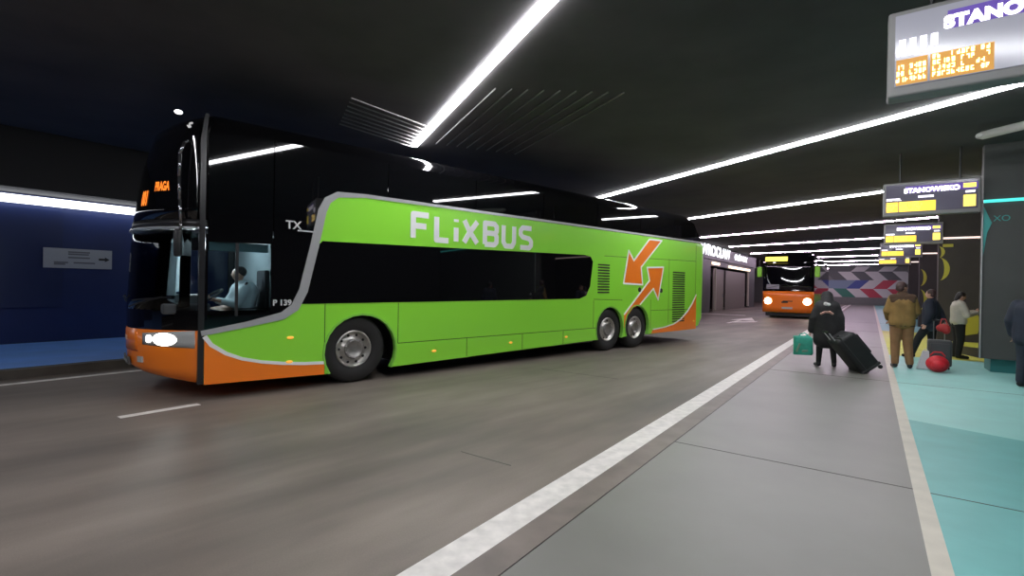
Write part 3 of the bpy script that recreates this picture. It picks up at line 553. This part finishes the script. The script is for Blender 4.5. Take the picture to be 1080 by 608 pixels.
# ------------------------------------------------------------------ hanging departure displays
def led_rows(bm, x0, x1, z0, z1, rows_, seed, cw=.022, gap=.35):
    rnd = random.Random(seed); h = (z1 - z0) / rows_
    for r in range(rows_):
        x = x0; zc = z0 + h * (r + .5); end = x1 - rnd.random() * (x1 - x0) * .15
        while x < end:
            if rnd.random() > .1:
                for q in range(3):
                    if rnd.random() > .25: bx(bm, (x + cw * .5, -.004, zc + (q - 1) * h * .27), (cw * (.5 + .5 * rnd.random()), .004, h * .2))
                bx(bm, (x + cw * rnd.choice((.15, .85)), -.004, zc), (cw * .3, .004, h * .72))
            x += cw * (1 + gap)
def display(i, a0, b, label, dim):
    t = thing('departure_display', label, 'display', W(a0, b, 3.32), LANE, 'departure displays along the platform')
    Wd_, H_ = 1.62, .74
    bm = bmesh.new(); bx(bm, (Wd_ / 2, .11, H_ / 2), (Wd_, .2, H_), bevel=.02); link('housing', bm, mat('display_frame', (.20, .195, .19), .45), t)
    bm = bmesh.new(); bx(bm, (Wd_ / 2 + .0, .004, H_ / 2 + .02), (Wd_ - .10, .012, H_ - .13)); link('screen', bm, emit('display_screen_%d' % dim, (.34, .34, .40) if dim == 0 else (.12, .11, .16), .55 if dim == 0 else .3), t)
    t.children[-1].data.materials[0].node_tree.nodes['Principled BSDF'].inputs['Roughness'].default_value = .14
    for x_ in (.3, 1.3): bm = bmesh.new(); cyl(bm, (x_, .11, H_), (x_, .11, 1.53), .02, seg=10); link('hanger', bm, BLK, t)
    tx_ = lambda x0, z0: (lambda u, v: (x0 + u, -.008, z0 + v))
    bm = bmesh.new(); bx(bm, (.98, -.003, .565), (1.18, .004, .15)); link('title_bar', bm, emit('violet_bar', (.12, .06, .40), .6), t)
    link('title_text', textmesh('STANOWISKO', .135, tx_(.37, .50), .009, 1.05), emit('title_light', (1, .96, 1), 2.2), t)
    bm = bmesh.new(); tm_ = LEDY if i else emit('amber_text_light', (1, .78, .30), 4.0); led_rows(bm, .06, .26, .11, .27, 3, 5 + i); link('time_lines', bm, tm_, t); bm = bmesh.new(); led_rows(bm, .30, .67, .11, .31, 4, 9 + i); link('departure_lines', bm, tm_, t)
    bm = bmesh.new(); w_ = (.39 if i == 0 else .62); bx(bm, (.165, -.0025, .20), (.21, .002, .22)); bx(bm, (.285 + w_ / 2, -.0025, .20), (w_, .002, .22)); link('lit_field', bm, emit('amber_field_%d' % min(i, 1), (.85, .40, .06) if i == 0 else (1, .66, .06), .42 if i == 0 else 1.2), t)
    bm = bmesh.new(); led_rows(bm, .06, .34, .335, .36, 1, 20 + i, .02); 
    if i == 0:
        for q in range(4): bx(bm, (.10 + q * .07, -.004, .43), (.045, .004, .10))
    link('heading_line', bm, emit('pale_text_light', (.95, .9, 1), 1.5), t)
    bm = bmesh.new(); bx(bm, (1.44, -.01, .57), (.2, .006, .09)); link('bay_title', bm, LEDY, t); bm = bmesh.new(); bx(bm, (1.44, -.01, .25), (.19, .006, .24)); link('bay_number', bm, LEDY, t)
    if i:
        for cx_, cz_, cw_ in ((.18, .37, .24), (.74, .40, .26), (1.45, .44, .15)): bm = bmesh.new(); bx(bm, (cx_, -.012, cz_), (cw_, .004, .045)); link('caption_line', bm, MATS['pale_text_light'], t)
    return t
for i, (a0, b, lab) in enumerate(((.09, 5.4, 'large hanging departure display nearest the viewpoint, cut by the top right corner'), (.20, 13.9, 'second hanging departure display, beside the top of the grey pier'),
        (.36, 22.2, 'third hanging departure display in the row, just below the second'), (.36, 30.4, 'fourth and small hanging departure display in the row'),
        (.36, 38.6, 'farthest tiny departure display above the chevron wall'))): display(i, a0, b, lab, 0 if i == 0 else 1)

# ------------------------------------------------------------------ people
def remesh(name, bm, mt, parent, vox=.012, smooth=4):
    me = bpy.data.meshes.new(name); bm.to_mesh(me); bm.free(); o = bpy.data.objects.new(name, me); COL.objects.link(o)
    md = o.modifiers.new('r', 'REMESH'); md.mode = 'VOXEL'; md.voxel_size = vox; md.use_smooth_shade = True
    if smooth: s_ = o.modifiers.new('s', 'SMOOTH'); s_.iterations = smooth; s_.factor = .5
    dg = bpy.context.evaluated_depsgraph_get(); me2 = bpy.data.meshes.new_from_object(o.evaluated_get(dg)); o.modifiers.clear(); o.data = me2; bpy.data.meshes.remove(me)
    me2.materials.clear(); me2.materials.append(mt)
    for p in me2.polygons: p.use_smooth = True
    o.parent = parent; return o
def cap(bm, p0, p1, r0, r1):
    p0, p1 = Vector(p0), Vector(p1)
    if (p1 - p0).length > 1e-4: cyl(bm, p0, p1, r0, r1, 16)
    ell(bm, p0, (r0,) * 3, None, 14, 10); ell(bm, p1, (r1,) * 3, None, 14, 10)
def hand(bm, wrist, d, side, curl=.5):
    w_ = Vector(wrist); d = Vector(d).normalized(); up = Vector((0, 1, 0)) if abs(d.y) < .8 else Vector((0, 0, 1))
    lat = d.cross(Vector((1, 0, 0)) if abs(d.x) < .7 else Vector((0, 0, 1))).normalized(); nrm = d.cross(lat).normalized() * side
    cap(bm, w_, w_ + d * .03, .024, .026)
    for q in range(4):
        b0 = w_ + d * .025 + lat * (q - 1.5) * .008; k0 = w_ + d * .085 + lat * (q - 1.5) * .0195; cap(bm, b0, k0, .014, .011)
        ln = (.038, .045, .042, .032)[q]; d1 = (d * (1 - curl * .5) + nrm * curl * .6).normalized(); d2 = (d * (1 - curl) + nrm * curl).normalized()
        k1 = k0 + d1 * ln; cap(bm, k0, k1, .0095, .0085); cap(bm, k1, k1 + d2 * ln * .7, .0085, .0075)
    t0 = w_ + d * .03 - lat * .025; t1 = t0 + (d * .6 - lat * .7 + nrm * .3).normalized() * .04; cap(bm, t0, t1, .013, .011); cap(bm, t1, t1 + (d * .9 - lat * .2 + nrm * .3).normalized() * .032, .011, .009)
SKIN = mat('skin', (.50, .28, .20), .55); 
def person(label, loc, rz, H, J, out):
    t = thing('person', label, 'person', loc, rz); k = H / 1.75
    D = dict(pel=(0, 0, .93), waist=(0, 0, 1.08), chest=(0, 0, 1.28), neck=(0, 0, 1.47), head=(0, .02, 1.625), shL=(-.17, 0, 1.41), shR=(.17, 0, 1.41), elL=(-.25, -.03, 1.14), elR=(.25, -.03, 1.14), haL=(-.26, .05, .89), haR=(.26, .05, .89),
             hiL=(-.09, 0, .90), hiR=(.09, 0, .90), knL=(-.10, .015, .49), knR=(.10, .015, .49), anL=(-.105, -.03, .09), anR=(.105, -.03, .09), toL=(-.12, .13, .035), toR=(.12, .13, .035), yaw=0, nod=0)
    D.update(J); V = {q: (Vector(v) * k if isinstance(v, tuple) else v) for q, v in D.items()}
    HR = Matrix.Rotation(V['yaw'], 3, 'Z') @ Matrix.Rotation(V['nod'], 3, 'X')
    hp = lambda v: V['head'] + (HR @ (Vector(v) * k))
    bm = bmesh.new(); c = lambda a, b, r0, r1, bm_=None: cap(bm_ or bm, V[a] if isinstance(a, str) else a, V[b] if isinstance(b, str) else b, r0 * k, r1 * k)
    c('pel', 'waist', .13, .12); c('waist', 'chest', .12, .13); c('chest', 'neck', .12, .055); c('neck', 'head', .052, .05); c('shL', 'shR', .06, .06)
    ell(bm, hp((0, -.005, .02)), (.074 * k, .092 * k, .092 * k), HR); ell(bm, hp((0, .02, -.045)), (.056 * k, .066 * k, .068 * k), HR); ell(bm, hp((0, .092, -.01)), (.012 * k, .018 * k, .026 * k), HR)
    ell(bm, hp((0, .078, -.055)), (.024 * k, .012 * k, .01 * k), HR)
    for s in (-1, 1): ell(bm, hp((s * .075, -.005, -.005)), (.010 * k, .02 * k, .03 * k), HR)
    for s in 'LR':
        c('sh' + s, 'el' + s, .05, .04); c('el' + s, 'ha' + s, .04, .026); hand(bm, V['ha' + s], V['ha' + s] - V['el' + s], 1 if s == 'L' else -1, out.get('curl', .6))
        c('hi' + s, 'kn' + s, .085, .055); c('kn' + s, 'an' + s, .052, .035); c('an' + s, 'to' + s, .035, .025)
    remesh('body', bm, SKIN, t, .009, 2)
    for s in (-1, 1): bm = bmesh.new(); ell(bm, hp((s * .028, .076, .012)), (.011 * k, .006 * k, .007 * k), HR, 10, 8); link('eye', bm, BLK, t, True)
    bm = bmesh.new(); ell(bm, hp((0, .087, -.056)), (.022 * k, .005 * k, .006 * k), HR, 10, 8); link('mouth', bm, mat('lips', (.35, .1, .09), .5), t, True)
    # hair
    bm = bmesh.new(); ell(bm, hp((0, -.022, .035)), (.088 * k, .096 * k, .095 * k), HR); 
    hl_ = out.get('hair_len', 0)
    if hl_: cap(bm, hp((0, -.05, .0)), hp((0, -.07, -hl_)), .075 * k, .05 * k)
    else: cap(bm, hp((-.03, -.05, -.02)), hp((.03, -.05, -.02)), .055 * k, .055 * k)
    if out.get('bun'): ell(bm, hp((0, -.11, .06)), (.045 * k,) * 3)
    remesh('hair', bm, out['hair'], t, .01, 3)
    # trousers
    bm = bmesh.new(); tr = out.get('loose', .022); c('pel', 'pel', .145, .145)
    for s in 'LR': c('hi' + s, 'kn' + s, .095 + tr, .062 + tr); an_ = V['an' + s] + Vector((0, 0, .03)); cap(bm, V['kn' + s], an_, (.062 + tr) * k, (.044 + tr) * k)
    remesh('trousers', bm, out['trousers'], t, .012, 4)
    for s in 'LR':
        bm = bmesh.new(); cap(bm, V['an' + s] + Vector((0, -.02, -.03)) * k, V['to' + s] + Vector((0, .02, .005)), .047 * k, .04 * k); cap(bm, V['an' + s], V['an' + s] + Vector((0, 0, .05)) * k, .05 * k, .05 * k)
        for v in bm.verts: v.co.z = max(v.co.z, .002)
        remesh('shoe', bm, out.get('shoes', BLK), t, .01, 2)
    # jacket
    bm = bmesh.new(); j = out.get('bulk', .03); hem = Vector(out.get('hem', (0, 0, .86))) * k
    for sx in (-.07, .0, .07):
        o_ = Vector((sx * k, 0, 0)); cap(bm, V['chest'] + o_ + Vector((0, 0, .04)), V['waist'] + o_, (.115 + j) * k, (.11 + j) * k); cap(bm, V['waist'] + o_, hem + o_, (.11 + j) * k, out.get('hem_r', .12 + j) * k)
    cap(bm, V['shL'], V['shR'], (.065 + j * .6) * k, (.065 + j * .6) * k); cap(bm, V['chest'], V['neck'] + Vector((0, 0, .0)), (.12 + j * .5) * k, .075 * k)
    for s in 'LR': cap(bm, V['sh' + s], V['el' + s], (.062 + j * .8) * k, (.055 + j * .8) * k); e = V['el' + s].lerp(V['ha' + s], .93); cap(bm, V['el' + s], e, (.055 + j * .8) * k, (.04 + j * .5) * k)
    zmin = (hem.z if 'hem' in out else .86 * k)
    remesh('jacket' if not out.get('coat') else 'coat', bm, out['jacket'], t, .013, 4)
    if out.get('hood'): bm = bmesh.new(); ell(bm, hp((0, -.035, .01)), (.125 * k, .13 * k, .14 * k), HR); cap(bm, hp((0, -.05, -.08)), V['neck'] + Vector((0, -.05, -.06)), .13 * k, .17 * k); remesh('hood', bm, out['jacket'], t, .012, 4)
    if out.get('yoke'):
        bm = bmesh.new(); cap(bm, V['shL'] + Vector((.0, -.045, .015)), V['shR'] + Vector((0, -.045, .015)), .075 * k, .075 * k); cap(bm, V['shL'] + Vector((.02, -.055, -.05)), V['shR'] + Vector((-.02, -.055, -.05)), .078 * k, .078 * k); remesh('shoulder_yoke', bm, out['yoke'], t, .012, 3)
        bm = bmesh.new(); [cap(bm, hem + Vector((-.08 * k, 0, -.06)), hem + Vector((.08 * k, 0, -.06)), .140 * k, .140 * k)]
        for v in bm.verts: v.co.z = hem.z - .06 + (v.co.z - hem.z + .06) * .28
        remesh('waistband', bm, out['yoke'], t, .012, 2)
        bm = bmesh.new(); cap(bm, V['neck'] + Vector((-.03, -.01, .015)), V['neck'] + Vector((.03, -.01, .015)), .075 * k, .075 * k); remesh('collar', bm, out['yoke'], t, .01, 3)
    return t, V
def place(a, b): return W(a, b, 0)
DH = mat('dark_hair', (.018, .012, .012), .5); DKC = mat('dark_coat_cloth', (.020, .019, .021), .8, var=.3, scale=8); DKT = mat('black_trousers_cloth', (.012, .012, .014), .85)
TAN = mat('tan_jacket_cloth', (.25, .145, .042), .75, var=.15, scale=9); BRN = mat('brown_trousers_cloth', (.26, .135, .06), .85, var=.12, scale=9); BRD = mat('dark_brown_knit', (.075, .040, .022), .85)
NAVY = mat('navy_jacket_cloth', (.018, .022, .038), .8, var=.2, scale=8); CRM = mat('cream_jacket_cloth', (.55, .50, .42), .8, var=.1, scale=8)
# rz: local +y is the facing direction
FB = LANE                       # facing along +b (away from the viewer)
p1, v1 = person('person in a long dark hooded coat seen from behind, pulling a black suitcase', place(-.74, 12.5), FB + .15, 1.66,
    dict(head=(0, .13, 1.56), neck=(0, .05, 1.44), nod=-.5, shL=(-.13, .02, 1.38), shR=(.13, .02, 1.38), elL=(-.24, -.02, 1.10), haL=(-.30, .02, .80), elR=(.22, -.06, 1.12), haR=(.26, -.08, .86), anL=(-.15, -.02, .09), toL=(-.2, .12, .035), knL=(-.13, .02, .49), anR=(.15, .02, .09), toR=(.17, .17, .035), knR=(.12, .04, .49)),
    dict(hair=DH, trousers=DKT, jacket=DKC, coat=True, bulk=.07, hem=(0, 0, .62), hem_r=.20, hood=True, loose=.008))
bm = bmesh.new(); ell(bm, (-.05, -.30, 1.36), (.045, .02, .035)); ell(bm, (.0, -.30, 1.35), (.035, .02, .03)); link('white_patch', bm, mat('patch_white', (.7, .68, .68), .7), p1, True)
bm = bmesh.new(); tube(bm, [(-.14, -.27, 1.14), (-.07, -.30, 1.19), (.02, -.30, 1.19), (.08, -.28, 1.15)], .022); link('pink_patch', bm, mat('patch_pink', (.55, .30, .25), .7), p1, True)
p2, v2 = person('tall person in a tan jacket with dark brown shoulders and brown trousers, back turned', place(.56, 13.5), FB + .1, 1.86,
    dict(shL=(-.15, 0, 1.41), shR=(.15, 0, 1.41), elL=(-.23, .03, 1.15), haL=(-.20, .18, .98), elR=(.23, .03, 1.15), haR=(.18, .2, 1.0), yaw=-1.1, toR=(.17, .13, .035), anR=(.13, -.03, .09)), dict(hair=mat('brown_hair', (.06, .03, .028), .6), trousers=BRN, jacket=TAN, bulk=.032, yoke=BRD, loose=.022, hem=(0, 0, .92)))
p3, v3 = person('person in a navy jacket stepping sideways behind the tall person in tan', place(1.22, 15.9), FB + 1.3, 1.72,
    dict(haR=(.2, -.22, .96), elR=(.25, -.12, 1.15), knL=(-.09, .22, .52), anL=(-.1, .34, .09), toL=(-.1, .50, .035), anR=(.1, -.2, .10), toR=(.1, -.06, .035), knR=(.1, .0, .49)), dict(hair=mat('brown_hair', (0, 0, 0)), trousers=DKT, jacket=NAVY, bulk=.05, shoes=DKT))
p4, v4 = person('person in a cream puffer jacket with dark hair looking down at a phone', place(1.80, 16.6), FB - 1.35, 1.68,
    dict(elL=(-.22, .10, 1.14), haL=(-.10, .36, 1.22), elR=(.22, .10, 1.14), haR=(.08, .34, 1.20), nod=-.35, head=(0, .05, 1.61)), dict(hair=DH, hair_len=.10, trousers=DKT, jacket=CRM, bulk=.035, hem=(0, 0, .97), curl=.8))
bm = bmesh.new(); bx(bm, (0, .47, 1.24), (.075, .012, .15), Matrix.Rotation(-.6, 3, 'X'), bevel=.004); ph = link('phone', bm, BLK); ph.parent = None; ph.location = p4.location; ph.rotation_euler = p4.rotation_euler
tag(ph, 'black phone held by the person in the cream jacket', 'phone')
p5, v5 = person('person in dark clothes standing at the right edge in front of the grey pier', place(2.26, 12.2), FB - .6, 1.78,
    dict(), dict(hair=DH, trousers=NAVY, jacket=NAVY, bulk=.05, shoes=DKT))
# driver behind the wheel of the green coach
d5 = thing('person', 'driver in a pale shirt seated at the wheel of the green coach', 'person', BUS.matrix_world @ Vector((0, 0, 0)), 0)
d5.location = Vector((-4.138, 6.5706, -.17)); d5.rotation_euler = (0, 0, TH)
bm = bmesh.new(); hx = lambda x, y, z: (x, y, z)
cap(bm, (.62, .62, 1.36), (.64, .62, 1.62), .13, .13); cap(bm, (.64, .62, 1.62), (.60, .62, 1.80), .08, .05); ell(bm, (.58, .62, 1.90), (.085, .072, .10)); ell(bm, (.50, .62, 1.89), (.018, .012, .02))
for s in (-1, 1):
    cap(bm, (.63, .62 + s * .17, 1.68), (.50, .62 + s * .25, 1.46), .05, .04); cap(bm, (.50, .62 + s * .25, 1.46), (.28, .62 + s * .18, 1.52), .036, .026); hand(bm, (.28, .62 + s * .18, 1.52), (-1, 0, .1), s, .9)
    cap(bm, (.62, .62 + s * .1, 1.40), (.25, .62 + s * .13, 1.34), .08, .06)
remesh('body', bm, SKIN, d5, .009, 2)
bm = bmesh.new(); cap(bm, (.62, .60, 1.38), (.66, .60, 1.62), .19, .20); cap(bm, (.64, .47, 1.68), (.64, .77, 1.68), .085, .085)
for s in (-1, 1): cap(bm, (.63, .62 + s * .17, 1.68), (.50, .62 + s * .25, 1.46), .08, .07); cap(bm, (.50, .62 + s * .25, 1.46), (.36, .62 + s * .2, 1.5), .066, .05)
remesh('shirt', bm, mat('pale_shirt', (.62, .68, .70), .8), d5, .012, 4)
bm = bmesh.new(); ell(bm, (.61, .62, 1.94), (.09, .08, .085)); remesh('hair', bm, DH, d5, .01, 2)
bm = bmesh.new(); tube(bm, [(.66, .43, 1.78), (.52, .40, 1.60), (.47, .47, 1.44)], .018); link('seat_belt', bm, BLK, d5)

# ------------------------------------------------------------------ bags and suitcases
# big black suitcase leaning towards its owner's hand
sc = thing('suitcase', 'large black wheeled suitcase tilted behind the person in the long dark coat', 'suitcase', W(.0, 12.3, .05), LANE)
R_ = Matrix.Rotation(math.radians(25), 3, 'Z') @ Matrix.Rotation(math.radians(-38), 3, 'Y')
def tl(v): return R_ @ Vector(v)
CS = mat('suitcase_black', (.012, .013, .014), .6, var=.2, scale=10)
bm = bmesh.new(); bx(bm, tl((-.02, 0, .42)), (.36, .50, .74), R_, bevel=.06); link('shell', bm, CS, sc, True)
bm = bmesh.new(); bx(bm, tl((-.02, 0, .10)), (.37, .51, .05), R_, bevel=.015); bx(bm, tl((-.10, 0, .44)), (.012, .515, .76), R_); link('edging', bm, mat('suitcase_edge', (.035, .035, .037), .5), sc)
bm = bmesh.new(); bx(bm, tl((.17, 0, .5)), (.05, .36, .40), R_, bevel=.02); link('front_pocket', bm, CS, sc)
for y_ in (-.19, .19):
    for x_ in (-.14, .13): bm = bmesh.new(); c_ = tl((x_, y_, .015)); dd = R_ @ Vector((0, 1, 0)); cyl(bm, c_ - dd * .015, c_ + dd * .015, .035); link('wheel', bm, BLK, sc)
bm = bmesh.new()
for y_ in (-.10, .10): cyl(bm, tl((-.16, y_, .60)), tl((-.16, y_, .98)), .009)
hb = link('pull_handle', bm, SILV, sc); bm = bmesh.new(); cyl(bm, tl((-.16, -.13, .98)), tl((-.16, .13, .98)), .018); link('grip', bm, BLK, hb)
bm = bmesh.new(); bx(bm, tl((-.08, .0, .80)), (.10, .04, .02), R_); link('side_handle', bm, BLK, sc)
# green shopping bag
sc.scale = (1.1, 1.1, 1.1)
gb = thing('shopping_bag', 'green shopping bag hanging from the left hand of the person in the long coat', 'bag', W(-1.17, 12.36, .26), LANE + .15)
gb.scale = (.86, .86, .9); GB = mat('bag_green', (.03, .36, .26), .55, var=.25, scale=6)
bm = bmesh.new(); bx(bm, (0, 0, .22), (.40, .20, .46), bevel=.05)
for v in bm.verts: v.co.x *= 1 + .18 * (.4 - v.co.z); v.co.x += .022 * math.sin(v.co.z * 23 + v.co.y * 9); v.co.y += .02 * math.sin(v.co.x * 25); v.co.z += .025 * math.sin(v.co.x * 17 + 1)
link('bag_body', bm, GB, gb, True)
bm = bmesh.new()
for y_ in (-.07, .07): tube(bm, [(-.11, y_, .39), (-.05, y_ * .6, .47), (.04, y_ * .3, .50), (.10, y_ * .6, .46), (.13, y_, .39)], .012)
link('bag_handle', bm, GB, gb, True)
bm = bmesh.new(); bx(bm, (-.10, -.10, .15), (.05, .03, .22), Matrix.Rotation(.35, 3, 'Y'), bevel=.012); bx(bm, (.05, -.10, .08), (.14, .03, .06), Matrix.Rotation(-.2, 3, 'Y'), bevel=.012); link('bag_print', bm, mat('bag_print', (.16, .30, .22), .6), gb, True)
# grey upright trolley case with red duffel
gc = thing('suitcase', 'grey upright trolley case standing behind the red bag', 'suitcase', W(1.22, 14.0, 0), LANE)
bm = bmesh.new(); bx(bm, (0, 0, .34), (.40, .26, .56), bevel=.04); link('shell', bm, mat('case_grey', (.07, .07, .075), .55), gc, True)
bm = bmesh.new(); bx(bm, (0, -.14, .40), (.32, .04, .30), bevel=.015); link('front_pocket', bm, MATS['case_grey'], gc)
bm = bmesh.new()
for x_ in (-.09, .09): cyl(bm, (x_, .08, .62), (x_, .08, 1.02), .01)
hb = link('pull_handle', bm, mat('handle_grey', (.25, .25, .26), .35, metal=.8), gc); bm = bmesh.new(); bx(bm, (0, .08, 1.03), (.24, .03, .035), bevel=.01); link('grip', bm, BLK, hb)
for x_ in (-.15, .15):
    for y_ in (-.08, .08): bm = bmesh.new(); cyl(bm, (x_ - .012, y_, .032), (x_ + .012, y_, .032), .032); link('wheel', bm, BLK, gc)
RED = mat('bag_red', (.60, .012, .025), .55, var=.2, scale=7)
rb = thing('duffel_bag', 'round red bag on the teal floor in front of the grey trolley case', 'bag', W(1.14, 13.35, 0), LANE)
bm = bmesh.new(); ell(bm, (0, 0, .17), (.19, .15, .17)); ell(bm, (0, -.09, .15), (.12, .10, .11))
for v in bm.verts: v.co.z = max(v.co.z, .003)
remesh('bag_body', bm, RED, rb, .012, 2); bm = bmesh.new(); tube(bm, [(-.12, 0, .33), (-.06, -.02, .41), (.06, -.02, .41), (.12, 0, .33)], .012); link('bag_handle', bm, RED, rb)
wb_ = thing('paper_bag', 'small pointed white bag leaning on the red bag', 'bag', W(.93, 13.62, 0), LANE)
bm = bmesh.new(); bx(bm, (0, 0, .20), (.20, .10, .40), bevel=.02)
for v in bm.verts: v.co.x = v.co.x * (1.15 - v.co.z * 1.6) + v.co.z * .1
link('bag_body', bm, mat('bag_white', (.62, .62, .66), .6), wb_); bm = bmesh.new(); tube(bm, [(.0, 0, .38), (.02, 0, .43), (.06, 0, .43), (.07, 0, .38)], .005); link('bag_handle', bm, MATS['bag_white'], wb_)
rh = thing('handbag', 'small red bag hanging on the raised handle of the grey trolley case', 'bag', W(1.27, 13.94, .84), LANE)
bm = bmesh.new(); ell(bm, (0, 0, .04), (.12, .06, .09)); ell(bm, (.05, -.02, .0), (.07, .05, .09)); remesh('bag_body', bm, mat('handbag_red', (.42, .03, .03), .6), rh, .012, 2)
bm = bmesh.new(); tube(bm, [(-.05, 0, .12), (-.02, .06, .23), (.04, .06, .23), (.07, 0, .12)], .009); link('bag_handle', bm, MATS['handbag_red'], rh)
